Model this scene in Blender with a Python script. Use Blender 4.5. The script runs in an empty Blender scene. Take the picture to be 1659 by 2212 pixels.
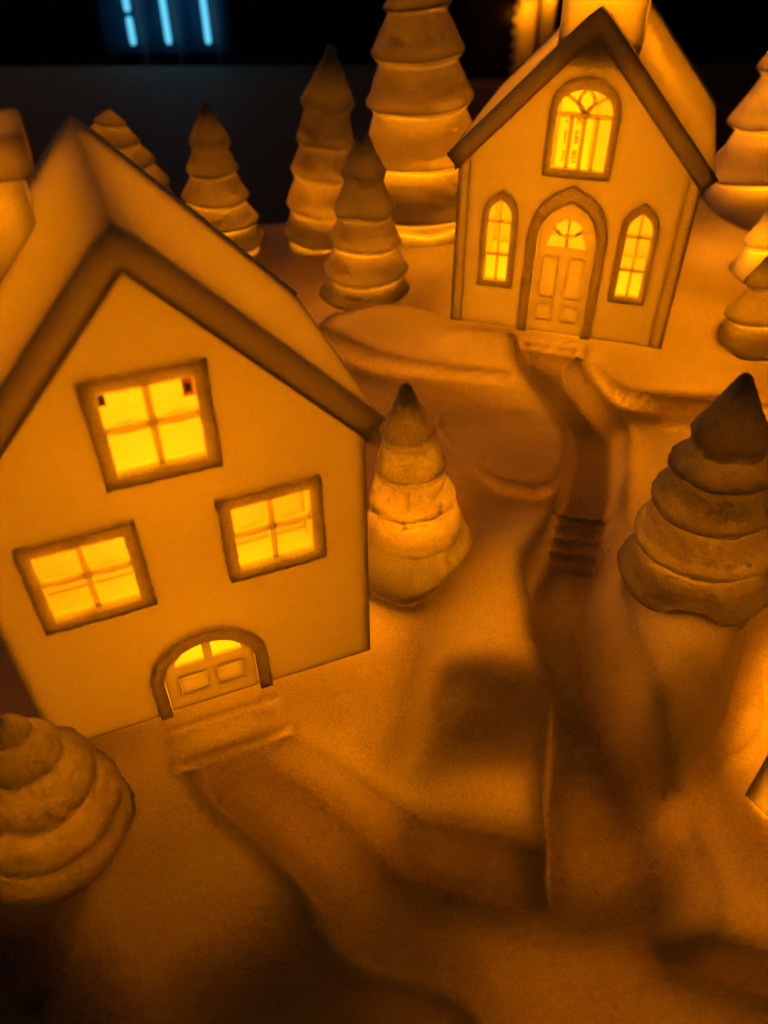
import bpy, bmesh, math, random
import numpy as np
from mathutils import Vector, Matrix, noise
from mathutils.geometry import tessellate_polygon

# everything below is written in centimetres; CM turns it into metres
CM = 0.01
rnd = random.Random(7)
scene = bpy.context.scene
COL = scene.collection

# ------------------------------------------------------------------ camera
cam_d = bpy.data.cameras.new('camera')
cam = bpy.data.objects.new('camera', cam_d)
COL.objects.link(cam)
cam_d.sensor_fit = 'VERTICAL'
cam_d.sensor_height = 36.0
cam_d.lens = 36.0 * 1735.0 / 2212.0
cam_d.clip_start = 0.005
cam_d.clip_end = 20.0
cam.location = (0, 0, 21.61 * CM)
cam.rotation_euler = (Matrix.Rotation(math.radians(90 - 41.4), 3, 'X') @ Matrix.Rotation(math.radians(-0.26), 3, 'Z')).to_euler()
cam_d.dof.use_dof = True
cam_d.dof.focus_distance = 0.275
cam_d.dof.aperture_fstop = 10.0
scene.camera = cam

# ------------------------------------------------------------------ room light: almost dark, faintly warm
world = bpy.data.worlds.new('World')
scene.world = world
world.use_nodes = True
bg = world.node_tree.nodes['Background']
bg.inputs['Color'].default_value = (1.0, 0.75, 0.6, 1)
bg.inputs['Strength'].default_value = 0.0015

def lamp(name, loc, power, size, kind='POINT', col=(1.0, 0.262, 0.0010), rot=None, size_y=None):
    L = bpy.data.lights.new(name, kind)
    L.energy = power
    L.color = col
    if kind == 'AREA':
        L.size = size * CM
        if size_y:
            L.shape = 'RECTANGLE'; L.size_y = size_y * CM
    else:
        L.shadow_soft_size = size * CM
    o = bpy.data.objects.new(name, L)
    COL.objects.link(o)
    o.location = Vector(loc) * CM
    if rot: o.rotation_euler = rot
    return o

# warm string LEDs hidden in the hollow base under the ground shell
for (x, y, z, p) in [(-4.5, 20, -2.2, .05), (0.8, 21.5, -1.7, .075), (6, 34, -1.4, .09), (-3, 36, -1.8, .05), (15, 34, -1.2, .13),
                     (15.2, 15, -2.6, .19), (1.8, 15, -2.8, .034), (13, 27, -1.6, .06), (20, 42, -1, .15), (5, 44, -1, .12), (6, 9, -3.2, .048), (-4, 13, -3.2, .036),
                     (9.0, 17.5, -1.6, .035)]:
    lamp('base_light', (x, y, z), p, 7, 'AREA', rot=(math.pi, 0, 0))
# faint warm fill lamp added unseen at the back left, for roofs and trees
rw = lamp('room_fill_light', (-80, 135, 75), .30, 60, 'AREA', (1.0, .62, .42))
rw.rotation_euler = Vector((-80, 105, 70)).to_track_quat('Z', 'Y').to_euler()

scene.view_settings.view_transform = 'Standard'
scene.view_settings.look = 'None'
scene.view_settings.exposure = 0.0
scene.view_settings.gamma = 1.0
scene.cycles.use_denoising = True
scene.cycles.max_bounces = 8
scene.cycles.diffuse_bounces = 5
scene.cycles.sample_clamp_indirect = 3.0
scene.cycles.caustics_reflective = False
scene.cycles.caustics_refractive = False

# ------------------------------------------------------------------ materials
def porcelain(name, radius=.10, bump=.25, grain=900., streak=None, color=(.965, .945, .90), rough=.62, speck=.28):
    """translucent matt shell: light really travels through it (random walk)"""
    m = bpy.data.materials.new(name)
    m.use_nodes = True
    nt = m.node_tree
    b = nt.nodes['Principled BSDF']
    b.subsurface_method = 'RANDOM_WALK'
    b.inputs['Subsurface Weight'].default_value = 1.0
    b.inputs['Subsurface Radius'].default_value = (1.0, .95, .6)
    b.inputs['Subsurface Scale'].default_value = radius * CM
    b.inputs['Subsurface Anisotropy'].default_value = 0.0
    b.inputs['Roughness'].default_value = rough
    b.inputs['Specular IOR Level'].default_value = .35
    tc = nt.nodes.new('ShaderNodeTexCoord')
    n1 = nt.nodes.new('ShaderNodeTexNoise'); n1.inputs['Scale'].default_value = grain; n1.inputs['Detail'].default_value = 6
    n1.inputs['Roughness'].default_value = .65
    nt.links.new(tc.outputs['Object'], n1.inputs['Vector'])
    n2 = nt.nodes.new('ShaderNodeTexNoise'); n2.inputs['Scale'].default_value = 140; n2.inputs['Detail'].default_value = 4
    nt.links.new(tc.outputs['Object'], n2.inputs['Vector'])
    # slight mottling of the pigment
    cr = nt.nodes.new('ShaderNodeMapRange')
    cr.inputs['From Min'].default_value = .3; cr.inputs['From Max'].default_value = .7
    cr.inputs['To Min'].default_value = .985; cr.inputs['To Max'].default_value = 1.012
    nt.links.new(n2.outputs['Fac'], cr.inputs['Value'])
    # fine grain of the sintered surface
    n4 = nt.nodes.new('ShaderNodeTexNoise'); n4.inputs['Scale'].default_value = 1500; n4.inputs['Detail'].default_value = 3
    nt.links.new(tc.outputs['Object'], n4.inputs['Vector'])
    c4 = nt.nodes.new('ShaderNodeMapRange')
    c4.inputs['From Min'].default_value = .3; c4.inputs['From Max'].default_value = .7
    c4.inputs['To Min'].default_value = 1 - speck; c4.inputs['To Max'].default_value = 1.0
    nt.links.new(n4.outputs['Fac'], c4.inputs['Value'])
    mm = nt.nodes.new('ShaderNodeMath'); mm.operation = 'MULTIPLY'
    nt.links.new(cr.outputs['Result'], mm.inputs[0]); nt.links.new(c4.outputs['Result'], mm.inputs[1])
    mul = nt.nodes.new('ShaderNodeVectorMath'); mul.operation = 'SCALE'
    mul.inputs[0].default_value = color
    nt.links.new(mm.outputs['Value'], mul.inputs['Scale'])
    nt.links.new(mul.outputs['Vector'], b.inputs['Base Color'])
    bp = nt.nodes.new('ShaderNodeBump'); bp.inputs['Strength'].default_value = bump
    bp.inputs['Distance'].default_value = .0004
    nt.links.new(n1.outputs['Fac'], bp.inputs['Height'])
    last = bp
    if streak:
        mp = nt.nodes.new('ShaderNodeMapping'); mp.inputs['Scale'].default_value = streak
        mp.inputs['Rotation'].default_value = (0, 0, .3)
        n3 = nt.nodes.new('ShaderNodeTexNoise'); n3.inputs['Scale'].default_value = 1.0; n3.inputs['Detail'].default_value = 4
        nt.links.new(tc.outputs['Object'], mp.inputs['Vector']); nt.links.new(mp.outputs['Vector'], n3.inputs['Vector'])
        b2 = nt.nodes.new('ShaderNodeBump'); b2.inputs['Strength'].default_value = .35; b2.inputs['Distance'].default_value = .0006
        nt.links.new(n3.outputs['Fac'], b2.inputs['Height']); nt.links.new(last.outputs['Normal'], b2.inputs['Normal'])
        last = b2
    nt.links.new(last.outputs['Normal'], b.inputs['Normal'])
    return m

def plain(name, color, rough=.6, emit=None, strength=0, spec=.4):
    m = bpy.data.materials.new(name)
    m.use_nodes = True
    nt = m.node_tree
    b = nt.nodes['Principled BSDF']
    b.inputs['Roughness'].default_value = rough
    b.inputs['Specular IOR Level'].default_value = spec
    tc = nt.nodes.new('ShaderNodeTexCoord')
    n = nt.nodes.new('ShaderNodeTexNoise'); n.inputs['Scale'].default_value = 60; n.inputs['Detail'].default_value = 5
    nt.links.new(tc.outputs['Object'], n.inputs['Vector'])
    mr = nt.nodes.new('ShaderNodeMapRange'); mr.inputs['To Min'].default_value = .8; mr.inputs['To Max'].default_value = 1.15
    nt.links.new(n.outputs['Fac'], mr.inputs['Value'])
    v = nt.nodes.new('ShaderNodeVectorMath'); v.operation = 'SCALE'; v.inputs[0].default_value = color
    nt.links.new(mr.outputs['Result'], v.inputs['Scale']); nt.links.new(v.outputs['Vector'], b.inputs['Base Color'])
    if emit:
        b.inputs['Emission Color'].default_value = (*emit, 1)
        b.inputs['Emission Strength'].default_value = strength
    return m

M_WALL = porcelain('wall_porcelain', radius=.52, speck=.10)
M_TRIM = porcelain('trim_porcelain', radius=.85, bump=.5, grain=1500)
M_ROOF = porcelain('roof_porcelain', radius=2.1, speck=.15)
M_TREE = porcelain('tree_porcelain', radius=.50, color=(.965, .955, .88), bump=.6, grain=700, streak=(90, 90, 1500))
M_GROUND = porcelain('ground_porcelain', radius=.50, color=(.965, .955, .88), bump=.7, grain=900, streak=(120, 700, 120))
M_TABLE = plain('dark_tabletop', (.42, .26, .18), .7, spec=.2)
M_DARK = plain('black_wall', (.006, .006, .009), .5)
M_NAVY = plain('navy_wall', (.05, .09, .25), .6)
M_GLASS = plain('dark_window_glass', (.05, .16, .32), .45)
M_BOARD = plain('component_plastic', (.05, .035, .02), .5)
M_INK = plain('printed_ink', (.03, .015, .005), .6)
M_TAPE = plain('tape_film', (.9, .85, .7), .5)
M_BLUE = plain('blue_tube_light', (.05, .05, .05), .4, (.13, .68, 1.0), 1.1)

# ------------------------------------------------------------------ mesh helpers (centimetres in, metres out)
def link(name, verts, faces, mat, parent=None, loc=None, smooth=False, bevel=0, seg=2):
    me = bpy.data.meshes.new(name)
    me.from_pydata([tuple(c * CM for c in v) for v in verts], [], faces)
    me.validate(); me.update()
    bm = bmesh.new(); bm.from_mesh(me)
    bmesh.ops.remove_doubles(bm, verts=bm.verts, dist=1e-6)
    if bevel:
        es = [e for e in bm.edges if len(e.link_faces) == 2 and e.calc_face_angle(0) > .5]
        bmesh.ops.bevel(bm, geom=es, offset=bevel * CM, segments=seg, profile=.5, affect='EDGES', clamp_overlap=True)
    bmesh.ops.recalc_face_normals(bm, faces=bm.faces)
    bm.to_mesh(me); bm.free()
    if smooth:
        for p in me.polygons: p.use_smooth = True
    me.materials.append(mat)
    o = bpy.data.objects.new(name, me)
    COL.objects.link(o)
    if parent: o.parent = parent
    if loc: o.location = Vector(loc) * CM
    return o

def thing(name, label, cat, loc, rotz=0., group=None):
    o = bpy.data.objects.new(name, None)
    o.empty_display_size = .01
    COL.objects.link(o)
    o.location = Vector(loc) * CM
    o.rotation_euler = (0, 0, rotz)
    o['label'] = label; o['category'] = cat
    if group: o['group'] = group
    return o

def tag(o, label=None, cat=None, kind=None, group=None):
    for k, v in (('label', label), ('category', cat), ('kind', kind), ('group', group)):
        if v: o[k] = v
    return o

def area2(p):
    return sum(p[i][0] * p[(i + 1) % len(p)][1] - p[(i + 1) % len(p)][0] * p[i][1] for i in range(len(p))) / 2

def plate(outer, holes, y0, y1, wob=0.):
    """solid plate in the x-z plane between y0 and y1, with openings"""
    loops = [list(outer)] + [list(h) for h in holes]
    if area2(loops[0]) < 0: loops[0].reverse()
    for h in loops[1:]:
        if area2(h) > 0: h.reverse()
    tris = tessellate_polygon([[Vector((p[0], p[1], 0)) for p in l] for l in loops])
    flat = [p for l in loops for p in l]
    n = len(flat)
    vs = [(p[0], y0, p[1]) for p in flat] + [(p[0], y1, p[1]) for p in flat]
    fs = [tuple(t) for t in tris] + [tuple(i + n for i in reversed(t)) for t in tris]
    k = 0
    for l in loops:
        m = len(l)
        for i in range(m):
            a, b = k + i, k + (i + 1) % m
            fs.append((a, b, b + n, a + n))
        k += m
    return vs, fs

def ring(outer, inner, y0, y1):
    return plate(outer, [inner], y0, y1)

def box(x0, x1, y0, y1, z0, z1):
    v = [(x, y, z) for x in (x0, x1) for y in (y0, y1) for z in (z0, z1)]
    f = [(0, 1, 3, 2), (4, 6, 7, 5), (0, 4, 5, 1), (2, 3, 7, 6), (0, 2, 6, 4), (1, 5, 7, 3)]
    return v, f

def hollow_box(x0, x1, y0, y1, z0, z1, w):
    """box with a cavity that is open underneath"""
    v = []
    for k, (zb, zt) in ((0, (z0, z1)), (w, (z0, z1 - w))):
        for z in (zb, zt):
            v += [(x0 + k, y0 + k, z), (x1 - k, y0 + k, z), (x1 - k, y1 - k, z), (x0 + k, y1 - k, z)]
    f = []
    for i in range(4):
        j = (i + 1) % 4
        f += [(i, j, j + 4, i + 4), (8 + j, 8 + i, 12 + i, 12 + j), (j, i, 8 + i, 8 + j)]
    f += [(4, 5, 6, 7), (15, 14, 13, 12)]
    return v, f

def open_box(x0, x1, y0, y1, z0, z1, w):
    """four walls, open at both ends"""
    v = []
    for k in (0, w):
        for z in (z0, z1):
            v += [(x0 + k, y0 + k, z), (x1 - k, y0 + k, z), (x1 - k, y1 - k, z), (x0 + k, y1 - k, z)]
    f = []
    for i in range(4):
        j = (i + 1) % 4
        f += [(i, j, j + 4, i + 4), (8 + j, 8 + i, 12 + i, 12 + j), (j, i, 8 + i, 8 + j), (4 + i, 4 + j, 12 + j, 12 + i)]
    return v, f

def rect(x0, x1, z0, z1, r=0., n=3):
    if r <= 0: return [(x0, z0), (x1, z0), (x1, z1), (x0, z1)]
    p = []
    for cx, cz, a0 in ((x0 + r, z0 + r, 180), (x1 - r, z0 + r, 270), (x1 - r, z1 - r, 0), (x0 + r, z1 - r, 90)):
        for i in range(n + 1):
            a = math.radians(a0 + 90 * i / n); p.append((cx + r * math.cos(a), cz + r * math.sin(a)))
    return p

def round_arch(x0, x1, z0, spring, top, n=18, e=1.0):
    """legs up to the springing line, then an elliptical arch"""
    c, a, b = (x0 + x1) / 2, (x1 - x0) / 2, top - spring
    p = [(x0, z0), (x1, z0)]
    for i in range(n + 1):
        t = math.pi * i / n
        p.append((c + a * math.cos(t), spring + b * abs(math.sin(t)) ** e))
    return p

def pointed_arch(x0, x1, z0, spring, top, n=9, bulge=.16, cx=None):
    """legs, then two gently bowed sides meeting in a point"""
    c = (x0 + x1) / 2 if cx is None else cx
    p = [(x0, z0), (x1, z0)]
    for (xa, za, xb, zb, s) in ((x1, spring, c, top, 1), (c, top, x0, spring, 1)):
        dx, dz = xb - xa, zb - za
        L = math.hypot(dx, dz); nx, nz = dz / L, -dx / L
        for i in range(n + 1):
            t = i / n
            if (xa, za) == (c, top) and i == 0: continue
            k = bulge * L * math.sin(math.pi * t) 
            p.append((xa + dx * t + nx * k, za + dz * t + nz * k))
    return p

def rough_edge(pts, amp, step=.12, seed=0, closed=True):
    """subdivide a 2-D outline and let it waver a little, as cast trim does"""
    out = []
    for i, (x, z) in enumerate(pts):
        if not closed and i == len(pts) - 1:
            out.append((x, z)); break
        x2, z2 = pts[(i + 1) % len(pts)]
        L = math.hypot(x2 - x, z2 - z); n = max(1, int(L / step))
        for k in range(n):
            t = k / n
            px, pz = x + (x2 - x) * t, z + (z2 - z) * t
            px += amp * noise.noise(Vector((px * 4, pz * 4, seed)))
            pz += amp * noise.noise(Vector((px * 4 + 9, pz * 4, seed + 5)))
            out.append((px, pz))
    return out

BANK = [[-10.0, 13.45, 0.0], [-0.49, 17.39, 0.0], [-3.43, 15.25, 0.0], [-7.23, 12.36, 0.0], [-4.85, 10.28, 0.0], [-3.43, 10.1, 0.1], [-2.4, 9.78, 0.1], [-4.65, 8.98, 0.0], [-5.95, 8.17, -0.1], [-7.4, 7.7, -0.3], [-8.38, 9.14, -0.2], [-2.6, 7.99, -1.2], [-4.58, 7.3, -1.4], [-6.74, 6.31, -1.5], [-9.73, 6.77, -1.3], [-10.04, 8.18, -0.7], [-1.0, 7.26, -1.3], [0.76, 6.77, -1.1], [1.92, 6.98, -0.8], [-1.91, 14.55, 0.0], [-0.46, 14.54, 0.0], [-0.01, 18.86, 0.1], [0.33, 19.61, 0.0], [-0.02, 16.55, -0.05], [0.26, 13.88, 0.0], [-0.44, 12.63, 0.0], [1.21, 21.47, 0.5], [4.92, 23.46, 1.4], [5.9, 23.45, 1.4], [4.12, 23.44, 1.3], [4.46, 20.65, 1.75], [3.99, 18.23, 1.95], [3.43, 15.85, 2.0], [3.09, 13.88, 1.9], [2.8, 12.1, 1.6], [2.11, 11.11, 1.15], [3.7, 10.78, 1.25], [4.6, 14.34, 1.7], [4.76, 16.99, 1.75], [4.64, 19.49, 1.75], [3.47, 20.44, 1.5], [2.78, 18.14, 1.6], [2.02, 15.85, 1.55], [1.5, 14.11, 1.35], [1.25, 12.77, 1.0], [0.94, 11.42, 0.6], [0.58, 14.47, 0.1], [0.75, 16.43, 0.1], [1.3, 18.81, 0.15], [2.34, 21.47, 0.5], [4.19, 9.84, 1.1], [2.57, 10.42, 0.95], [1.11, 10.87, 0.6], [2.88, 23.87, 1.65], [0.4, 26.21, 1.2], [2.63, 25.66, 1.85], [2.22, 28.67, 1.8], [6.85, 27.73, 1.95], [5.92, 25.27, 1.9], [4.63, 25.28, 1.9], [3.46, 29.22, 1.9], [6.06, 29.12, 1.95], [3.13, 31.24, 3.0], [5.91, 30.44, 3.0], [1.54, 32.86, 2.9], [3.28, 35.09, 3.0], [12.64, 32.17, 3.0], [11.44, 39.54, 3.0], [-1.73, 34.34, 2.2], [-3.12, 39.39, 2.1], [-5.87, 42.27, 1.8], [-6.59, 49.48, 1.5], [-0.74, 47.21, 2.4], [2.09, 49.25, 3.0], [7.76, 49.19, 3.0], [18.02, 45.52, 3.0], [21.88, 49.02, 3.0], [16.65, 36.88, 3.0], [18.29, 34.49, 3.0], [11.18, 28.21, 2.3], [12.95, 27.62, 2.35], [14.93, 26.71, 2.4], [10.83, 26.47, 1.9], [12.19, 26.01, 2.0], [9.86, 23.4, 2.0], [8.72, 21.29, 1.8], [13.5, 23.41, 2.2], [7.33, 18.9, 1.2], [7.61, 17.84, 1.9], [8.65, 15.9, 3.0], [8.62, 18.21, 2.6], [10.24, 16.07, 3.0], [8.99, 14.49, 2.8], [7.48, 13.33, 2.2], [7.05, 14.58, 1.8], [7.88, 12.72, 1.5], [7.28, 12.17, 1.2], [6.79, 13.45, 1.1], [11.12, 19.37, 2.5], [11.99, 18.71, 2.5], [7.82, 11.86, 0.75], [12.1, 15.74, 0.2], [11.58, 14.31, 0.25], [10.03, 13.03, 0.25], [8.71, 11.4, 0.3], [9.41, 9.49, 0.2], [7.89, 8.54, 0.25], [9.59, 7.92, 0.1], [11.85, 9.48, 0.2], [14.78, 18.09, 0.4], [12.86, 15.37, 0.2], [18.88, 25.3, 1.8], [7.43, 10.13, 0.45]]
PATH = [[7.56, 33.51, 2.5], [7.43, 31.74, 2.2], [9.15, 29.12, 1.45], [8.75, 26.02, 1.3], [7.85, 23.67, 1.2], [7.41, 21.84, 0.1], [6.24, 19.8, -0.25], [6.31, 16.06, -0.7], [5.92, 12.87, -1.0], [5.48, 10.18, -1.3], [4.62, 8.95, -1.35], [9.11, 7.25, -1.4], [0.87, 9.81, -1.3], [-1.83, 12.12, -0.95], [-4.47, 13.6, -0.55], [-5.25, 14.17, -0.42], [5.36, 6.26, -1.5], [2.03, 8.03, -1.35], [-0.44, 10.8, -1.15]]
MAIN = [[6.21, 33.06], [5.83, 30.99], [6.39, 30.14], [7.3, 28.76], [7.61, 26.49], [7.03, 24.16], [6.39, 22.81], [5.52, 21.27], [5.08, 20.02], [4.8, 17.12], [5.01, 15.26], [4.82, 13.19], [4.33, 11.56], [4.43, 10.31], [4.3, 9.59], [4.08, 7.47], [5.8, 7.13], [7.62, 8.42], [8.01, 9.15], [7.86, 10.78], [7.81, 11.76], [7.19, 13.0], [6.94, 14.47], [7.12, 17.28], [7.3, 19.25], [7.98, 20.78], [8.91, 22.98], [9.67, 25.18], [10.02, 27.66], [9.32, 29.03], [8.43, 30.89], [8.7, 32.91]]
CROSS = [[-6.48, 14.16], [-5.77, 12.96], [-5.52, 12.31], [-4.28, 11.17], [-2.94, 10.29], [-2.19, 9.53], [-1.71, 8.7], [-0.64, 7.89], [0.78, 7.49], [2.15, 6.96], [2.38, 5.66], [2.1, 2.43], [13.42, 2.39], [14.96, 6.29], [10.55, 7.38], [9.5, 7.68], [8.46, 7.98], [7.62, 8.42], [6.34, 9.74], [4.31, 9.66], [2.69, 10.3], [0.86, 10.86], [0.42, 11.17], [-0.43, 12.27], [-1.56, 13.25], [-3.09, 13.93], [-3.82, 14.99]]
TERR = [[[[-3.96, 35.16], [-1.44, 32.71], [0.04, 31.59], [2.68, 30.62], [6.21, 29.98], [6.6, 32.85], [3.31, 35.56], [0.53, 37.54]], 3.0, 0.22], [[[4.1, 24.12], [6.38, 23.54], [7.3, 25.26], [7.63, 26.81], [7.19, 28.66], [6.33, 29.63], [3.49, 29.72], [2.01, 28.52], [3.01, 25.9]], 1.95, 0.16], [[[8.69, 32.62], [9.31, 30.22], [9.93, 28.85], [11.04, 28.28], [12.56, 27.92], [18.29, 27.13], [22.38, 36.82], [9.47, 36.95]], 3.0, 0.22], [[[9.72, 28.32], [11.02, 27.63], [12.51, 26.96], [14.91, 26.62], [16.85, 27.75], [13.51, 29.54], [10.18, 29.93]], 2.35, 0.2]]
LOWER = [[12.37, 18.49], [11.33, 16.69], [10.75, 15.48], [9.96, 14.27], [9.0, 13.13], [8.21, 12.25], [7.89, 11.77], [7.9, 10.89], [8.05, 9.15], [8.46, 7.98], [12.24, 7.51], [18.95, 20.36]]
SHADE_THICK = [[[[1.95, 15.69], [4.82, 15.49], [4.82, 13.64], [4.25, 12.06], [1.21, 12.22]], 0.7, 1.0], [[[6.37, 12.1], [8.57, 14.58], [10.42, 15.61], [10.62, 14.91], [7.82, 11.81], [6.99, 11.0], [6.14, 9.98], [5.56, 11.27]], 0.3, 1.1], [[[-2.23, 9.64], [-1.62, 8.68], [-0.63, 7.67], [-0.37, 5.49], [-4.13, 5.5], [-5.3, 7.69], [-3.78, 8.58]], 0.6, 1.4], [[[0.43, 11.43], [4.62, 10.32], [4.43, 9.13], [2.07, 9.14], [0.22, 10.15]], 0.6, 0.8], [[[5.82, 9.87], [8.42, 10.5], [8.15, 9.11], [7.64, 8.64], [5.65, 8.42], [4.23, 8.66], [4.67, 9.87]], 0.6, 0.8], [[[7.44, 8.61], [9.91, 8.02], [11.51, 7.8], [11.19, 7.05], [8.91, 7.16], [7.25, 7.92]], 0.6, 0.4], [[[-13.31, 10.04], [-7.82, 8.79], [-4.46, 3.89], [-12.65, 3.92]], 0.8, 1.5]]
MIDX = [[5.37, 5.45, 5.85, 5.92, 6.19, 6.97, 7.58, 8.45], [8.93, 10.14, 12.7, 15.63, 19.12, 21.03, 22.86, 25.12]]
MIDY = [[-5.21, -4.38, -1.78, -0.43, 1.49, 4.61, 9.11], [13.96, 12.94, 11.33, 10.33, 9.39, 8.93, 7.25]]

# ------------------------------------------------------------------ the moulded ground
def seg_sd(X, Y, poly):
    P = np.array(poly); inside = np.zeros(X.shape, bool); d2 = np.full(X.shape, 1e9)
    for i in range(len(P)):
        ax, ay = P[i]; bx, by = P[(i + 1) % len(P)]
        ex, ey = bx - ax, by - ay
        t = np.clip(((X - ax) * ex + (Y - ay) * ey) / (ex * ex + ey * ey + 1e-12), 0, 1)
        d2 = np.minimum(d2, (X - ax - ex * t) ** 2 + (Y - ay - ey * t) ** 2)
        c = ((ay > Y) != (by > Y)) & (X < (bx - ax) * (Y - ay) / (by - ay + 1e-12) + ax)
        inside ^= c
    d = np.sqrt(d2)
    return np.where(inside, d, -d)          # positive inside

def chaikin(P, it=2):
    P = [tuple(p) for p in P]
    for _ in range(it):
        Q = []
        for i in range(len(P)):
            a, b = P[i], P[(i + 1) % len(P)]
            Q += [(a[0] * .75 + b[0] * .25, a[1] * .75 + b[1] * .25), (a[0] * .25 + b[0] * .75, a[1] * .25 + b[1] * .75)]
        P = Q
    return P

def rbf(pts, X, Y, smooth=.02):
    """thin-plate spline through scattered heights"""
    p = np.array(pts); n = len(p)
    def phi(r2): return .5 * r2 * np.log(r2 + 1e-9)
    r2 = (p[:, None, 0] - p[None, :, 0]) ** 2 + (p[:, None, 1] - p[None, :, 1]) ** 2
    A = np.zeros((n + 3, n + 3)); A[:n, :n] = phi(r2) + smooth * np.eye(n) * 5
    A[:n, n] = 1; A[:n, n + 1:] = p[:, :2]; A[n, :n] = 1; A[n + 1:, :n] = p[:, :2].T
    w = np.linalg.solve(A, np.concatenate([p[:, 2], [0, 0, 0]]))
    out = w[n] + w[n + 1] * X + w[n + 2] * Y
    for i in range(n):
        out = out + w[i] * phi((X - p[i, 0]) ** 2 + (Y - p[i, 1]) ** 2)
    return out

def sstep(x, a, b):
    t = np.clip((x - a) / (b - a), 0, 1); return t * t * (3 - 2 * t)

AZ1, AZ2 = math.radians(21.8), math.radians(-17.4)
H1 = Vector((-.486 - 10.3 * math.cos(AZ1), 17.39 - 10.3 * math.sin(AZ1), 0))    # left front foot of the cottage
H2 = Vector((3.28, 35.09, 3.0))                                               # left front foot of the chapel
MAIN_S, CROSS_S = chaikin(MAIN, 2), chaikin(CROSS, 1)
extra = [[-14, 6, -1], [-16, 20, 0], [-16, 30, .5], [-12, 30, .7], [-8, 26, .3], [-17, 46, 1.5], [-10, 38, 1.2], [-12, 48, 1.6], [-3, 48, 2.0], [3, 49, 2.8], [10, 48, 3], [26, 50, 3], [26, 40, 3], [24, 25, 2], [20, 20, .8],
         [26, 10, 0], [-5, 5, -1.2], [-1, 23, .4], [-3, 28, 1.0], [0, 30, 1.8]]
def terrace(Z, X, Y, poly, top, w=.25):
    sd = seg_sd(X, Y, chaikin(poly, 1)); k = sstep(sd, -w * .5, w)
    return Z * (1 - k) + np.maximum(Z, top) * k

def ground_z(X, Y):
    X = np.asarray(X, float); Y = np.asarray(Y, float)
    bank = rbf(BANK + extra, X, Y, .03)
    for poly, top_, w_ in TERR:
        bank = terrace(bank, X, Y, poly, top_, w_)
    kl = sstep(seg_sd(X, Y, chaikin(LOWER, 2)), -.15, .45)
    bank = bank * (1 - kl) + np.minimum(bank, .22 + .04 * np.sin(X * 2 + Y)) * kl
    pth = rbf(PATH, X, Y, .02)
    # level pads under the two houses
    for (o, az, w, d, pad) in ((H1, AZ1, 10.3, 9.2, .45), (H2, AZ2, 9.8, 10.5, .35)):
        c, s = math.cos(az), math.sin(az)
        lx = (X - o.x) * c + (Y - o.y) * s; ly = -(X - o.x) * s + (Y - o.y) * c
        out = np.maximum(np.maximum(-lx, lx - w), np.maximum(-ly, ly - d))
        k = 1 - sstep(out, pad, pad + 1.3)
        bank = bank * (1 - k) + o.z * k
    # cut stairs half way along the main path
    pth = np.clip(pth, -1.6, 3)
    wy = Y + .18 * (X - 7)
    q = (wy - 21.0) / (22.9 - 21.0)                         # 0 at the foot, 1 at the head
    n = 4
    st = np.floor(np.clip(q, 0, .999) * n); fr = np.clip(q, 0, .999) * n - st
    stair = .05 + (1.2 - .05) * (st + sstep(fr, .72, 1.0)) / n
    on = sstep(wy, 20.8, 21.0) * (1 - sstep(wy, 22.9, 23.1))
    pth = pth * (1 - on) + stair * on
    n0 = .10 * np.sin(X * 1.7 + Y * .6) + .08 * np.sin(X * .9 - Y * 2.1)
    dm = seg_sd(X, Y, MAIN_S) + n0 * .6
    dc = seg_sd(X, Y, CROSS_S) + n0 * .3
    sd = np.maximum(dm, dc)
    xc = np.interp(Y, MIDX[1], MIDX[0]); yc = np.interp(X, MIDY[0], MIDY[1])
    rt = sstep(X - xc, .2, 1.0) * (1 - sstep(Y, 20, 24))
    km = sstep(dm, -.08 - .75 * rt, .25 + .25 * rt + .2 * sstep(Y, 22, 27))
    kc = sstep(dc, -.08, .25 + .45 * sstep(Y - yc, -.2, .8))
    k = np.maximum(km, kc)
    # the banks run up to the doorsteps on both sides
    steps = ((H1, AZ1, 3.3, 6.9, ((.55, -.17), (1.75, -.38))), (H2, AZ2, 3.3, 6.4, ((.45, -.16), (.95, -.34), (1.45, -.52))))
    loc = []
    for (o, az, x0, x1, st_) in steps:
        c, s = math.cos(az), math.sin(az)
        lx = (X - o.x) * c + (Y - o.y) * s; ly = -(X - o.x) * s + (Y - o.y) * c
        loc.append((lx, ly))
        k = k * (1 - (1 - sstep(np.abs(lx - (x0 + x1) / 2), 3.2, 4.2)) * sstep(ly, -st_[-1][0] - .1, -st_[-1][0] + .25) * (1 - sstep(ly, 0, .4)))
    z = bank * (1 - k) + np.minimum(pth, bank + .3) * k
    for (o, az, x0, x1, st_), (lx, ly) in zip(steps, loc):
        tread = -.03 + 0 * lx
        pz = -.03
        for (dd, zz) in st_:
            tread = tread + (zz - pz) * sstep(-ly, dd - .02, dd + .10); pz = zz
        out = np.maximum(np.maximum(x0 - lx, lx - x1), np.maximum(ly, -st_[-1][0] - .35 - ly))
        kk = 1 - sstep(out, -.28, .2)
        z = z * (1 - kk) + (o.z + tread) * kk
    # softly rolled rim along the banks
    z = z + .035 * np.exp(-((sd + .22) / .2) ** 2) * (1 - sstep(Y, 30, 34))
    z = z + .03 * np.sin(X * 2.3 + 1.3 * np.sin(Y * 1.9)) * np.sin(Y * 2.0) * .6
    return z, sd, k

def ground_at(x, y):
    return float(ground_z(np.array([[x]]), np.array([[y]]))[0][0, 0])

xs = np.arange(-18, 30.01, .13)
ys = np.concatenate([np.arange(3.5, 28, .115), np.arange(28, 52.5, .2)])
GX, GY = np.meshgrid(xs, ys)
GZ, SD, KK = ground_z(GX, GY)
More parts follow.
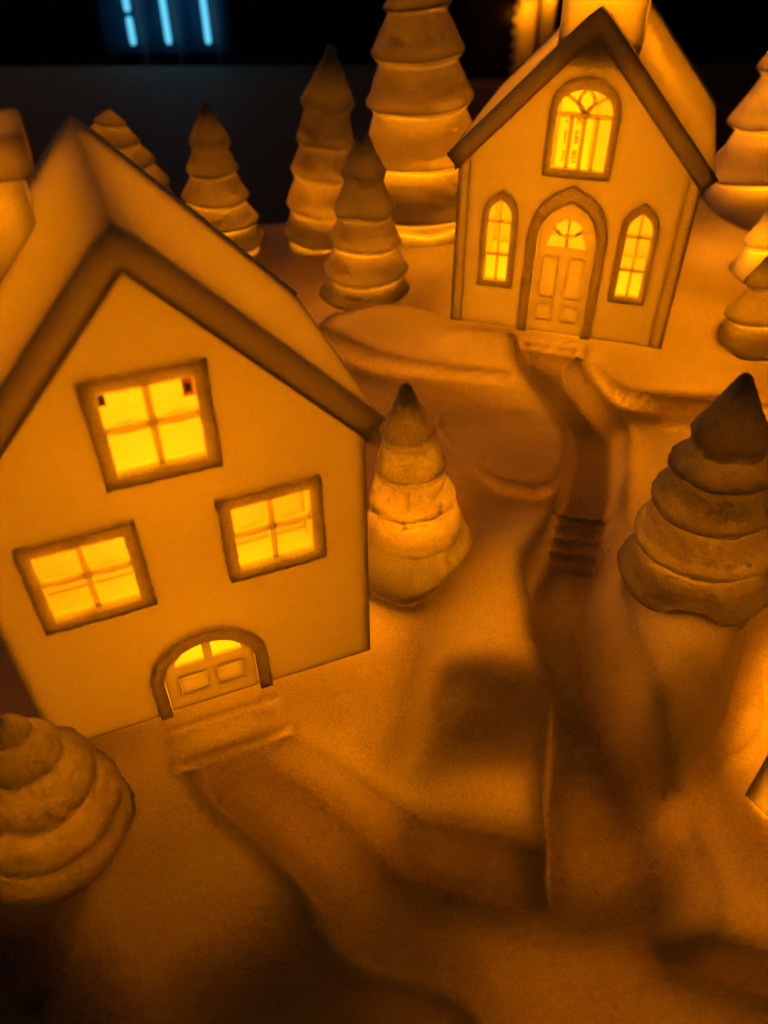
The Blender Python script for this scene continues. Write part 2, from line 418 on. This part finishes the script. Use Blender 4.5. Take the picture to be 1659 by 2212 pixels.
# the base ends behind the trees: it rolls down to the tabletop
edge = sstep(GY, 50.6, 52.3)
GZ = GZ * (1 - edge) + (-3.5) * edge
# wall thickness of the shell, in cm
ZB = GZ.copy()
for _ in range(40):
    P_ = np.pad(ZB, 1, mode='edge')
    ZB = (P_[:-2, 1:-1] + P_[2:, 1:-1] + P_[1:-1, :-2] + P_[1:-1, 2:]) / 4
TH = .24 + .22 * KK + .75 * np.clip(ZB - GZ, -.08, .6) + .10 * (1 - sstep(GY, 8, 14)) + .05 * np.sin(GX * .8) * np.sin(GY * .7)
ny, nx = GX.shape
for poly, add, w_ in SHADE_THICK:                       # shade put into the shape: shell thickened to darken these ground patches
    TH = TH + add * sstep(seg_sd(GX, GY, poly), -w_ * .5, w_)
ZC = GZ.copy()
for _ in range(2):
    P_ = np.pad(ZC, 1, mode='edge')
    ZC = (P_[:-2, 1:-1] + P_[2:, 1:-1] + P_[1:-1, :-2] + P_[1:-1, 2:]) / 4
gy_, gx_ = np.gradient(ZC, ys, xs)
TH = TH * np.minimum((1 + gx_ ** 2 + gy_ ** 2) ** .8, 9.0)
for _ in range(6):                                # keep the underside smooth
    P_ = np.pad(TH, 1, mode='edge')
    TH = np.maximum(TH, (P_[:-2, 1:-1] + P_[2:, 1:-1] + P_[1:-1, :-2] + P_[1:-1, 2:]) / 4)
top = np.stack([GX, GY, GZ], -1).reshape(-1, 3)
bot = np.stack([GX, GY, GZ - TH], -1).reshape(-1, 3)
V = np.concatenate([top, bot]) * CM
idx = np.arange(ny * nx).reshape(ny, nx); N = ny * nx
a, b, c, d = idx[:-1, :-1].ravel(), idx[:-1, 1:].ravel(), idx[1:, 1:].ravel(), idx[1:, :-1].ravel()
F = np.concatenate([np.stack([a, b, c, d], -1), np.stack([d, c, b, a], -1) + N])
def rim(line, flip):
    p, q = line[:-1], line[1:]
    r = np.stack([q, p, p + N, q + N], -1)
    return r[:, ::-1] if flip else r
F = np.concatenate([F, rim(idx[0], False), rim(idx[-1], True), rim(idx[:, 0], True), rim(idx[:, -1], False)])
me = bpy.data.meshes.new('ground')
me.vertices.add(len(V)); me.vertices.foreach_set('co', V.ravel())
me.loops.add(F.size); me.loops.foreach_set('vertex_index', F.ravel().astype(np.int32))
me.polygons.add(len(F)); me.polygons.foreach_set('loop_start', np.arange(0, F.size, 4, dtype=np.int32))
me.polygons.foreach_set('use_smooth', np.ones(len(F), bool))
me.update(calc_edges=True); me.validate()
me.materials.append(M_GROUND)
ground = bpy.data.objects.new('ground', me); COL.objects.link(ground)
ground['kind'] = 'structure'

# ------------------------------------------------------------------ table and the dark room behind
tag(link('tabletop', *box(-140, 140, -40, 116, -6.5, -3.6), M_TABLE, bevel=.3), kind='structure')
tag(link('room_wall', *box(-260, 260, 150, 152, -80, 160), M_NAVY), kind='structure')

# ------------------------------------------------------------------ parts of houses
def bars(name, mat, parent, segs, y0, y1, w):
    """thin glazing bars given as centre lines in x-z; each is one mesh"""
    for (x0, z0, x1, z1) in segs:
        dx, dz = x1 - x0, z1 - z0; L = math.hypot(dx, dz); px, pz = -dz / L * w / 2, dx / L * w / 2
        pl = [(x0 + px, z0 + pz), (x0 - px, z0 - pz), (x1 - px, z1 - pz), (x1 + px, z1 + pz)]
        link(name, *plate(pl, [], y0, y1), mat, parent, bevel=.03, seg=1)

def curve_bar(name, mat, parent, pts, y0, y1, w):
    L, R = [], []
    for i, (x, z) in enumerate(pts):
        a = pts[max(0, i - 1)]; b = pts[min(len(pts) - 1, i + 1)]
        dx, dz = b[0] - a[0], b[1] - a[1]; l = math.hypot(dx, dz) or 1
        L.append((x - dz / l * w / 2, z + dx / l * w / 2)); R.append((x + dz / l * w / 2, z - dx / l * w / 2))
    return link(name, *plate(L + R[::-1], [], y0, y1), mat, parent)

def roof_solid(cx, half, zr, ze, t, y0, y1, round_ridge=.12):
    """chevron section pushed from y0 to y1; ze = height of the outer skin at the eave"""
    def up(x):                               # outer skin, slightly rounded on the ridge
        u = abs(x - cx); s = (zr - ze) / half
        return zr - s * (math.sqrt(u * u + round_ridge ** 2) - round_ridge * .6)
    N_ = 14
    xs_ = [cx - half + 2 * half * i / (2 * N_) for i in range(2 * N_ + 1)]
    o = [(x, up(x)) for x in xs_]
    s = (zr - ze) / half
    tv = t * math.sqrt(1 + s * s)
    nrm = t / math.sqrt(1 + s * s)
    i_ = [(x, (zr - s * abs(x - cx)) - tv) for x in xs_]
    i_[0] = (xs_[0] + nrm * s * .9, o[0][1] - nrm * .9); i_[-1] = (xs_[-1] - nrm * s * .9, o[-1][1] - nrm * .9)
    pr = o + i_[::-1]; n = len(pr)
    v = [(x, y0, z) for x, z in pr] + [(x, y1, z) for x, z in pr]
    f = [tuple(range(n)), tuple(range(2 * n - 1, n - 1, -1))] + [(i, (i + 1) % n, (i + 1) % n + n, i + n) for i in range(n)]
    return v, f

# ================================================================== the near cottage
cot = thing('gabled_cottage', 'large gabled cottage in the left foreground with three square lit windows and a round-arched door',
            'house', H1, AZ1)
W1, E1, A1, CX1, D1 = 10.3, 9.15, 14.64, 5.10, 7.0
wins = [(3.62, 6.47, 9.23, 12.24), (6.09, 8.96, 5.09, 8.11), (1.10, 4.03, 5.08, 8.13)]
def inset(r, k): return (r[0] + k, r[1] - k, r[2] + k, r[3] - k)
ho = [rect(*inset(r, .10)) for r in wins]
door_hole = round_arch(3.28, 6.76, .02, 1.55, 3.38)
gap = .035
front = [(0, gap), (3.28, gap)] + [p for p in reversed(round_arch(3.28, 6.76, gap, 1.55, 3.38)[2:])] + [(6.76, gap), (W1, gap), (W1, E1), (CX1, A1), (0, E1)]
link('front_wall', *plate(front, ho, 0, .22), M_WALL, cot)
for (x0, x1) in ((0.01, .14), (W1 - .14, W1 - .01)):
    link('side_wall', *box(x0, x1, .222, D1 - .222, gap, 9.14), M_WALL, cot)
link('back_wall', *plate([(0, gap), (W1, gap), (W1, E1), (CX1, A1), (0, E1)], [], D1 - .22, D1), M_WALL, cot)
rf = link('roof', *roof_solid(CX1, 5.60, 15.60, 9.55, .62, -.32, 7.4), M_ROOF, cot, bevel=.24, seg=5)
# small wire loop hanging under the right eave
def torus(c, R, r, n=16, m=8, squash=1.3):
    v, f = [], []
    for i in range(n):
        a = 2 * math.pi * i / n
        for j in range(m):
            b = 2 * math.pi * j / m
            rr = R + r * math.cos(b)
            v.append((c[0] + rr * math.cos(a), c[1] + r * math.sin(b), c[2] + rr * math.sin(a) * squash))
    for i in range(n):
        for j in range(m):
            f.append((i * m + j, ((i + 1) % n) * m + j, ((i + 1) % n) * m + (j + 1) % m, i * m + (j + 1) % m))
    return v, f
link('eave_drip', *torus((10.30, -.2, 9.08), .075, .03), M_TRIM, cot, smooth=True)
for r in wins:
    w_ = link('window_frame', *ring(rough_edge(rect(*r), .05, .10, r[0]), rough_edge(rect(*inset(r, .35)), .025, .12, r[0] + 3), -.16, .22), M_TRIM, cot)
    x0, x1, z0, z1 = inset(r, .34)
    cx, cz = (x0 + x1) / 2, (z0 + z1) / 2
    bars('glazing_bar', M_TRIM, w_, [(cx, z0, cx, z1)], .06, .28, .16)
    bars('glazing_bar', M_TRIM, w_, [(x0, cz, cx - .08, cz), (cx + .08, cz, x1, cz)], .07, .27, .15)
# door: arched surround, leaf with two panels and a two-light fan
fr_ = link('door_surround', *plate([(3.20, .05), (3.60, .05)] + [p for p in reversed(round_arch(3.60, 6.44, .05, 1.55, 3.02)[2:])] + [(6.44, .05), (6.84, .05)] + rough_edge(round_arch(3.20, 6.84, .05, 1.55, 3.46)[2:] + [(3.20, .05)], .02, .1, closed=False), [], -.18, .22), M_TRIM, cot)
leaf_o = round_arch(3.62, 6.42, gap, 1.55, 3.0)
lt = [(4.02, 2.02), (4.92, 2.02), (4.92, 2.86), (4.62, 2.78), (4.28, 2.52), (4.05, 2.24)]
rt = [(10.10 - x, z) for x, z in reversed(lt)]
pans = [rect(4.05, 4.88, .62, 1.50), rect(5.22, 6.05, .62, 1.50)]
dl = link('door', *plate(leaf_o, [lt, rt] + pans, .06, .24), M_WALL, cot)
for p in pans:
    k = .012
    link('door_panel', *plate([(p[0][0] + k, p[0][1] + k), (p[1][0] - k, p[1][1] + k), (p[2][0] - k, p[2][1] - k), (p[3][0] + k, p[3][1] - k)], [], .11, .24), M_WALL, dl)
# chimney on the left slope
ch = link('chimney', *open_box(1.75, 3.66, 4.3, 6.1, 11.4, 15.17, .3), M_ROOF, cot, bevel=.15, seg=3)
link('chimney_cap', *hollow_box(1.45, 3.95, 4.0, 6.4, 15.2, 16.2, .3), M_ROOF, ch, bevel=.12, seg=3)
lamp('cottage_light', H1 + Matrix.Rotation(AZ1, 3, 'Z') @ Vector((5.1, 3.8, 3.2)), .072, .5)
lamp('cottage_light', H1 + Matrix.Rotation(AZ1, 3, 'Z') @ Vector((5.1, 3.6, 9.6)), .066, .5)
lamp('chimney_light', H1 + Matrix.Rotation(AZ1, 3, 'Z') @ Vector((2.7, 5.2, 14.6)), .002, .3)
# the little controller board and battery clip seen through the attic window
M_PCB = plain('circuit_board_brown', (.45, .16, .03), .5)
cb = thing('circuit_board', 'small brown circuit board seen in the top right corner of the cottage attic window', 'circuit board', H1, AZ1)
link('board', *box(5.9, 6.22, .6, .66, 10.95, 12.0), M_PCB, cb)
link('chip', *box(5.97, 6.1, .55, .598, 11.1, 11.3), M_INK, cb)
tag(link('battery_clip', *box(3.85, 4.13, .6, .75, 11.15, 12.0), M_BOARD, loc=H1), 'dark clip seen in the top left corner of the cottage attic window', 'clip').rotation_euler = (0, 0, AZ1)

# ================================================================== the chapel
chp = thing('chapel', 'small steepled chapel on the far terrace with pointed windows and a tall pointed door', 'chapel', H2, AZ2)
W2, E2, A2, CX2, D2 = 9.72, 7.05, 12.1, 4.86, 10.0
lwin = (1.14, 2.70, 2.02, 5.10, 6.34); rwin = (7.00, 8.56, 2.02, 5.12, 6.38)
def parch(w, k, dz=0): return pointed_arch(w[0] + k, w[1] - k, w[2] + k, w[3], w[4] - k * 1.35)
holes2 = [parch(lwin, .1), parch(rwin, .1), round_arch(3.56, 6.10, 7.26, 9.65, 10.74)]
dring = dict(cx=4.86)
dh = pointed_arch(3.30, 6.42, gap, 4.70, 6.62)
front2 = [(.425, gap), (3.30, gap)] + [p for p in reversed(dh[2:])] + [(6.42, gap), (W2 - .485, gap), (W2 - .485, 7.62), (CX2, 12.24), (.425, 7.62)]
link('front_wall', *plate(front2, holes2, 0, .20), M_WALL, chp)
for (x0, x1) in ((.01, .12), (W2 - .12, W2 - .01)):
    link('side_wall', *box(x0, x1, .202, D2 - .22, gap, 7.18), M_WALL, chp)
for (x0, x1) in ((-.05, .42), (W2 - .48, W2 + .05)):
    zt = [12.28 - 1.041 * abs(x - CX2) for x in (x0, x1)]
    link('corner_pilaster', *plate([(x0, gap), (x1, gap), (x1, zt[1]), (x0, zt[0])], [], -.05, .198), M_TRIM, chp)
link('back_wall', *plate([(0, gap), (W2, gap), (W2, E2), (CX2, A2), (0, E2)], [], D2 - .22, D2), M_WALL, chp)
link('roof', *roof_solid(CX2, 5.33, 13.15, 7.60, .58, -.38, 10.6), M_ROOF, chp, bevel=.16, seg=4)
for w in (lwin, rwin):
    f_ = link('window_frame', *ring(rough_edge(parch(w, 0), .04, .1, w[0]), parch(w, .29), -.14, .22), M_TRIM, chp)
    c = (w[0] + w[1]) / 2
    bars('glazing_bar', M_TRIM, f_, [(c, w[2] + .29, c, w[4] - .42)], .05, .26, .12)
    for z in (3.48, 4.95):
        bars('glazing_bar', M_TRIM, f_, [(w[0] + .27, z, c - .06, z), (c + .06, z, w[1] - .27, z)], .06, .25, .11)
f_ = link('window_frame', *ring(rough_edge(round_arch(3.46, 6.20, 7.13, 9.65, 10.86), .05, .1, 2), round_arch(3.77, 5.89, 7.45, 9.62, 10.42), -.15, .22), M_TRIM, chp)
bars('glazing_bar', M_TRIM, f_, [(3.75, 9.44, 5.91, 9.44)], .05, .26, .17)
for x in (4.36, 4.86, 5.36):
    bars('glazing_bar', M_TRIM, f_, [(x, 7.43, x, 9.35)], .06, .25, .15)
for s in (-1, 1):
    curve_bar('tracery', M_TRIM, f_, [(4.83 + s * (.03 + .26 * math.sin(math.pi * min(1, t / 10 * 1.0)) ), 9.50 + .92 * t / 10) for t in range(11)], .06, .25, .13)
    curve_bar('tracery', M_TRIM, f_, [(4.83 + s * (.02 + .80 * (t / 8) ** 1.0), 9.50 + .66 * (t / 8) ** .62) for t in range(9)], .07, .24, .13)
# pointed door surround, door with fan light and four panels
sur = [(3.60, .04)] + [p for p in reversed(pointed_arch(3.60, 6.12, .04, 4.62, 6.12)[2:])] + [(6.12, .04), (6.56, .04)] + rough_edge(pointed_arch(3.16, 6.56, .04, 4.70, 6.82)[2:] + [(3.16, .04)], .02, .12, closed=False)
link('door_surround', *plate(sur, [], -.17, .22), M_TRIM, chp)
lo = pointed_arch(3.62, 6.10, gap, 4.62, 6.10)
def fan(a0, a1, r0, r1, cx, cz, sx=1.0):
    n = 7
    p = [(cx + sx * r1 * math.cos(math.radians(a0 + (a1 - a0) * i / n)), cz + r1 * math.sin(math.radians(a0 + (a1 - a0) * i / n))) for i in range(n + 1)]
    p += [(cx + sx * r0 * math.cos(math.radians(a1 + (a0 - a1) * i / n)), cz + r0 * math.sin(math.radians(a1 + (a0 - a1) * i / n))) for i in range(n + 1)]
    return p
fans = [fan(50, 86, .62, 1.22, 4.86, 4.12, .72), fan(94, 130, .62, 1.22, 4.86, 4.12, .72),
        [(4.94, 4.14), (5.68, 4.14), (5.62, 4.46), (5.42, 4.78), (5.28, 4.86), (4.94, 4.56)],
        [(4.78, 4.14), (4.78, 4.56), (4.44, 4.86), (4.30, 4.78), (4.10, 4.46), (4.04, 4.14)]]
dpan = [rect(x0, x1, z0, z1) for x0, x1, z0, z1 in ((3.95, 4.62, 1.75, 3.66), (5.10, 5.77, 1.75, 3.66), (3.92, 4.62, .62, 1.38), (5.10, 5.80, .62, 1.38))]
dr = link('door', *plate(lo, fans + dpan, .06, .24), M_WALL, chp)
for p in dpan:
    k = .014
    q = [(p[0][0] + k, p[0][1] + k), (p[1][0] - k, p[1][1] + k), (p[2][0] - k, p[2][1] - k), (p[3][0] + k, p[3][1] - k)]
    link('door_panel', *plate(q, [], .09, .24), M_WALL, dr)
# steeple astride the ridge
st = link('steeple', *hollow_box(3.40, 6.45, .35, 3.5, 11.0, 20.5, .3), M_ROOF, chp, bevel=.06)
lamp('chapel_light', H2 + Matrix.Rotation(AZ2, 3, 'Z') @ Vector((4.8, 4.6, 3.2)), .15, .5)
lamp('steeple_light', H2 + Matrix.Rotation(AZ2, 3, 'Z') @ Vector((4.9, 4.2, 9.3)), .085, .5)
lamp('steeple_light', H2 + Matrix.Rotation(AZ2, 3, 'Z') @ Vector((4.9, 1.9, 14.0)), .022, .3)
# printed LED tape hanging behind the big chapel window, its lettering read sideways
tp = thing('light_tape', 'pale printed light tape hanging upright behind the left panes of the big chapel window', 'light tape', H2, AZ2)
link('tape', *box(3.0, 4.62, 9.0, 9.03, 3.4, 8.4), M_TAPE, tp)
def stroke(pts, w=.04):
    for i in range(len(pts) - 1):
        (x0, z0), (x1, z1) = pts[i], pts[i + 1]
        dx, dz = x1 - x0, z1 - z0; L = math.hypot(dx, dz) or 1e-6
        px, pz = -dz / L * w / 2, dx / L * w / 2
        q = [(x0 + px, z0 + pz), (x0 - px, z0 - pz), (x1 - px, z1 - pz), (x1 + px, z1 + pz)]
        yield plate(q, [], 8.97, 8.99)
def print_marks(name, strokes):
    v, f = [], []
    for s, w in strokes:
        for (a_, b_) in stroke(s, w):
            k = len(v); v += a_; f += [tuple(i + k for i in q) for q in b_]
    link(name, v, f, M_INK, tp)

MARKS = [([(3.854, 6.397), (3.925, 6.326), (4.021, 6.346)], 0.029), ([(3.82, 6.284), (4.009, 6.34)], 0.029), ([(3.925, 6.326), (3.851, 6.14)], 0.034), ([(3.839, 6.139), (3.907, 6.183)], 0.029), ([(3.838, 6.049), (4.034, 6.064)], 0.081), ([(3.856, 5.819), (3.867, 5.923), (4.016, 5.922), (4.017, 5.819), (3.856, 5.819)], 0.031), ([(3.929, 5.923), (3.935, 5.82)], 0.029), ([(3.809, 5.225), (4.044, 5.243)], 0.038), ([(3.809, 5.225), (3.851, 5.383), (3.931, 5.435), (4.015, 5.37), (4.044, 5.243)], 0.034), ([(3.872, 5.32), (3.968, 5.345)], 0.053), ([(3.821, 5.046), (3.902, 5.091), (4.048, 5.12)], 0.057), ([(3.823, 4.931), (3.928, 4.896), (4.067, 4.891)], 0.053), ([(3.898, 7.042), (3.878, 6.874), (3.947, 6.854), (3.898, 7.042)], 0.038), ([(3.949, 6.982), (4.041, 6.99)], 0.024), ([(3.978, 6.985), (4.024, 6.693)], 0.024), ([(4.039, 6.989), (4.073, 6.697)], 0.019), ([(3.864, 6.796), (3.87, 6.655)], 0.034), ([(3.973, 6.804), (4.057, 6.811)], 0.024), ([(3.382, 6.873), (3.36, 6.718)], 0.057), ([(3.362, 6.359), (3.36, 6.063), (3.37, 5.743)], 0.057), ([(3.38, 5.423), (3.38, 5.167), (3.346, 4.843)], 0.048)]
print_marks('lettering', MARKS)

# ------------------------------------------------------------------ trees
def tree(label, base, tip, lips, seed, neck=.85, wall=.24, power=.1, group='tiered snow trees', rough=.035, lift=.25, flare=0., soft=.35, hollow=True):
    B, T = Vector(base), Vector(tip)
    L = (T - B).length
    gz = ground_at(B.x, B.y)
    root = thing('snow_tree', label, 'tree', B, 0, group)
    q = Vector((0, 0, 1)).rotation_difference((T - B).normalized())
    root.rotation_mode = 'QUATERNION'; root.rotation_quaternion = q
    # profile from the tip down: (height above base, radius)
    prof = [(L, .02), (L - .05, .10 + .02 * lips[0][1]), (L - .14, .17 + .03 * lips[0][1])]
    pz, pr = L - .14, .17 + .03 * lips[0][1]
    for i, (t, r) in enumerate(lips):
        z = L - t
        span = pz - z
        for k in range(1, 10):
            u = k / 10
            # hollow-then-full flank of a snow-laden tier
            prof.append((pz - span * u * .93, pr + (r * .97 - pr) * (u ** 1.1)))
        prof.append((z + .03 * span, r)); prof.append((z, r * 1.005)); prof.append((z - .05 * min(span, 1.5), r * .99))
        if flare and i == len(lips) - 1:          # the skirt runs out into the snow
            for q, g in ((.5, .10), (1.0, .30), (1.5, .62), (2.0, 1.0)):
                prof.append((z - q, r * (1 + flare * g)))
            pz, pr = z - 2.0, r * (1 + flare)
            break
        nr = r * neck
        nd = min(.42, .26 * span)
        prof.append((z - nd * .35, r * .96)); prof.append((z - nd * .65, (r + nr) * .5)); prof.append((z - nd * .9, nr * 1.02)); prof.append((z - nd, nr))
        pz, pr = z - nd, nr
    prof.append((-.6 if pz > -.4 else pz - .3, pr))
    NS = 110
    v, f = [], []
    # outer skin
    for (z, r) in prof:
        for j in range(NS):
            a_ = 2 * math.pi * j / NS
            ns = noise.noise(Vector((math.cos(a_) * 1.6, math.sin(a_) * 1.6, z * 1.1 + seed * 7)))
            n2 = noise.noise(Vector((math.cos(a_) * r * 4, math.sin(a_) * r * 4, z * 5 + seed * 3)))
            rr = r * (1 + .035 * ns) + rough * n2 * min(1, r / .5) + .028 * noise.noise(Vector((math.cos(a_) * r * 11, math.sin(a_) * r * 11, z * 13 + seed)))
            dz = .12 * noise.noise(Vector((math.cos(a_) * 1.2, math.sin(a_) * 1.2, z * .6 + seed))) * min(1, r)
            v.append((rr * math.cos(a_), rr * math.sin(a_), z + dz))
    n = len(prof)
    for i in range(n - 1):
        for j in range(NS):
            f.append((i * NS + j, i * NS + (j + 1) % NS, (i + 1) * NS + (j + 1) % NS, (i + 1) * NS + j))
    f.append(tuple(reversed(range(NS))))
    # cavity: a smoother inner cone, open at the foot
    iz, ir = [L - lips[0][0] * .42], [.08]
    for k, (t, r) in enumerate(lips):
        z = L - t
        span = (lips[k][0] - (lips[k - 1][0] if k else 0))
        nd = min(.42, .26 * span)
        iz.append(z + .22 * span); ir.append(max(.12, r * .80 - wall))
        iz.append(z - nd * .25); ir.append(max(.15, r * .97 - wall * .62))
        if k < len(lips) - 1:
            iz.append(z - nd * 1.1); ir.append(max(.15, r * neck - wall))
    iz.append(min(prof[-1][0], iz[-1] - .2)); ir.append(max(.3, prof[-1][1] - wall))
    if neck > .93:                                  # plain conical core
        iz = [L - lips[0][0] * .45] + [L - t for t, r in lips] + [min(prof[-1][0], L - lips[-1][0] - .2)]
        ir = [.08] + [max(.15 + .02 * j, r * .93 - wall) for j, (t, r) in enumerate(lips)] + [max(.3, prof[-1][1] * .95 - wall)]
    base_i = len(v)
    for (z, r) in zip(iz, ir):
        for j in range(NS):
            a_ = 2 * math.pi * j / NS
            v.append((r * math.cos(a_), r * math.sin(a_), z))
    m = len(iz)
    for i in range(m - 1):
        for j in range(NS):
            f.append((base_i + i * NS + j, base_i + (i + 1) * NS + j, base_i + (i + 1) * NS + (j + 1) % NS, base_i + i * NS + (j + 1) % NS))
    f.append(tuple(base_i + j for j in range(NS)))
    lo_, li = (n - 1) * NS, base_i + (m - 1) * NS
    for j in range(NS):
        f.append((lo_ + j, lo_ + (j + 1) % NS, li + (j + 1) % NS, li + j))
    link('crown', v, f, M_TREE, root, smooth=True)
    if power:
        c = B + (T - B) * lift
        lamp('tree_light', c, power, .25)
    return root

tree('rounded snowy tree top rising just behind the ridge of the cottage roof', [-15.68, 46.46, 1.5], [-14.68, 46.77, 9.43], [(0.69, 0.85), (1.59, 1.53), (2.57, 2.32), (3.69, 3.01), (5.12, 3.47), (6.74, 3.77)], 1, neck=.95, power=0.02)
tree('five-tiered tree standing apart behind the right slope of the cottage roof', [-9.68, 46.7, 1.8], [-9.46, 46.74, 9.74], [(1.99, 1.15), (3.44, 1.48), (4.93, 1.92), (6.27, 2.36), (7.43, 2.67)], 2, power=0.016)
tree('slim tall tiered tree, middle one of the three left of the chapel', [-3.85, 46.84, 2.0], [-2.59, 46.9, 12.36], [(2.75, 1.44), (4.64, 1.63), (6.38, 1.83), (8.22, 1.99), (10.01, 2.04)], 3, power=0.028)
tree('dark-tipped smaller tree standing in front of the slim tall tree left of the chapel', [-0.91, 39.4, 2.4], [-0.89, 39.4, 10.42], [(1.96, 1.08), (3.68, 1.5), (5.2, 1.84), (6.74, 2.2), (8.02, 2.41)], 4, power=0.022)
tree('tallest broad tree running out of the top of the picture left of the chapel', [2.45, 47.78, 3.0], [1.6, 47.81, 17.0], [(1.12, 0.69), (2.08, 1.28), (3.04, 1.77), (5.13, 2.46), (7.48, 2.93), (10.18, 3.42), (12.92, 3.88)], 5, power=0.14, lift=.28)
tree('widest brightly glowing tree at the right edge behind the chapel', [25.32, 49.73, 3.0], [22.93, 50.81, 13.15], [(2.5, 2.21), (5.08, 3.76), (7.74, 4.99), (10.34, 6.0)], 6, power=0.28, neck=.86)
tree('bright small tree at the right edge, farther of the two below the widest tree', [20.5, 39.99, 3.0], [19.68, 40.4, 6.96], [(0.73, 0.58), (2.21, 1.47), (3.81, 2.24)], 7, power=0.06)
tree('dark squat tree at the right edge in front of the bright small tree', [17.65, 32.96, 3.0], [16.81, 33.38, 7.03], [(1.25, 1.02), (2.61, 1.79), (3.97, 2.38)], 8, power=0.012)
tree('large dark tree with stacked drooping tiers on the mound at the right', [10.06, 18.24, 2.3], [9.68, 18.44, 10.22], [(1.96, 1.1), (3.02, 1.48), (4.26, 1.81), (5.71, 2.13), (7.34, 2.37)], 9, power=0.022, rough=.06, wall=.38)
tree('smooth cone tree glowing beside the right wall of the cottage', [1.17, 22.06, 0.9], [0.71, 22.07, 7.65], [(1.82, 0.92), (3.24, 1.22), (4.7, 1.55), (6.1, 1.85)], 10, power=0.042, neck=.98, flare=.75, rough=.06)
tree('blurred rounded tree in the bottom left foreground', [-9.37, 11.2, -0.2], [-9.22, 11.32, 5.09], [(0.61, 0.48), (1.5, 1.03), (2.67, 1.61), (4.05, 2.03), (5.04, 2.25)], 11, neck=.96, power=0.014, wall=.38, rough=.06)

# ------------------------------------------------------------------ neighbour house cut by the right edge, its windows throw light to the left
HR = Vector((10.52, 12.13, ground_at(10.5, 12.1)))
AZR = math.radians(-58)
nb = thing('edge_house', 'corner of a brightly lit house cut off by the right edge of the picture', 'house', HR, AZR)
hw = [rect(1.2, 3.4, 3.4, 6.2), rect(4.6, 6.8, 3.4, 6.2)]
link('front_wall', *plate([(0, gap), (8, gap), (8, 7.4), (4, 11.4), (0, 7.4)], hw, 0, .22), M_WALL, nb)
for (x0, x1) in ((.01, .3), (7.7, 7.99)):
    link('side_wall', *plate([(p[0], p[1]) for p in rect(x0, x1, gap, 7.3)], [], .222, 6.8), M_WALL, nb)
link('back_wall', *plate([(0, gap), (8, gap), (8, 7.4), (4, 11.4), (0, 7.4)], [], 6.8, 7.0), M_WALL, nb)
link('roof', *roof_solid(4, 4.5, 12.2, 7.7, .5, -.4, 7.4), M_ROOF, nb, bevel=.1)
for h in hw:
    x0, x1, z0, z1 = h[0][0], h[1][0], h[0][1], h[2][1]
    f_ = link('window_frame', *ring(rect(x0 - .05, x1 + .05, z0 - .05, z1 + .05), rect(x0 + .25, x1 - .25, z0 + .25, z1 - .25), -.18, .3), M_TRIM, nb)
    bars('glazing_bar', M_TRIM, f_, [((x0 + x1) / 2, z0 + .2, (x0 + x1) / 2, z1 - .2)], .05, .26, .14)
lamp('edge_house_light', HR + Matrix.Rotation(AZR, 3, 'Z') @ Vector((4, 3.4, 3.5)), .32, .5)

# ------------------------------------------------------------------ far end of the table: a lit lace-trimmed house and blue tubes
fh = thing('far_house', 'blurred lit house with scalloped dark window behind the left slope of the chapel roof', 'house', (8.8, 108, -3.6), 0)
link('window_panel', *box(0, 6.9, .5, .7, .3, 16), M_DARK, fh)
link('base_board', *box(-.4, 9.8, .2, 1.2, 0, .28), M_DARK, fh)
link('pillar', *hollow_box(7.1, 9.3, 0, 2.2, .29, 16, .25), M_WALL, fh)
link('pillar', *hollow_box(9.7, 11.4, .2, 1.6, .0, 16, .25), M_ROOF, fh)
for k in range(12):
    pts = [(7.05, .4 + k * 1.3)] + [(7.05 - .55 * math.sin(math.pi * t / 8) , .4 + k * 1.3 + 1.3 * t / 8) for t in range(1, 9)]
    link('scallop', *plate(pts, [], .1, .4), M_WALL, fh)
lamp('lace_house_light', (17.0, 109.2, 4), .03, .4)
lamp('lace_house_light', (19.4, 109, 6), .02, .3)
lamp('lace_house_light', (15.3, 107.2, 3), .006, .3)
GT = 'blue tube lights beyond the table'
def cap_tube(name, x, z0, z1, r, parent, mat):
    n = 14; v, f = [], []
    prof = [(z0, r * .3), (z0 + r * .3, r * .8), (z0 + r, r), (z1 - r, r), (z1 - r * .3, r * .8), (z1, r * .3)]
    for z, q in prof:
        for j in range(n):
            v.append((x + q * math.cos(2 * math.pi * j / n), q * math.sin(2 * math.pi * j / n), z))
    for i in range(len(prof) - 1):
        for j in range(n):
            f.append((i * n + j, i * n + (j + 1) % n, (i + 1) * n + (j + 1) % n, (i + 1) * n + j))
    f += [tuple(reversed(range(n))), tuple((len(prof) - 1) * n + j for j in range(n))]
    return link(name, v, f, mat, parent, smooth=True)
for x, lean, segs, lab in ((-32.1, .03, ((0, 3.2), (3.7, 22)), 'leftmost of the three glowing blue tubes, broken by a dark gap'),
                     (-27.5, .02, ((.1, 22),), 'middle one of the three glowing blue tubes'),
                     (-22.4, .01, ((.1, 22),), 'rightmost of the three glowing blue tubes')):
    t_ = thing('tube_light', lab, 'tube light', (x, 118, -1.7), 0, GT)
    for a_, b_ in segs: cap_tube('tube', 0, a_, b_, .38, t_, M_BLUE)
    link('tube_backing', *box(.9, 1.35, .8, 1.0, -2.5, 22), M_TABLE, t_)
tag(link('tube_cabinet', *box(-36.5, -19.5, 120, 121, -3.2, 22), M_GLASS, bevel=.2), 'dark glossy panel standing behind the three blue tubes', 'panel')
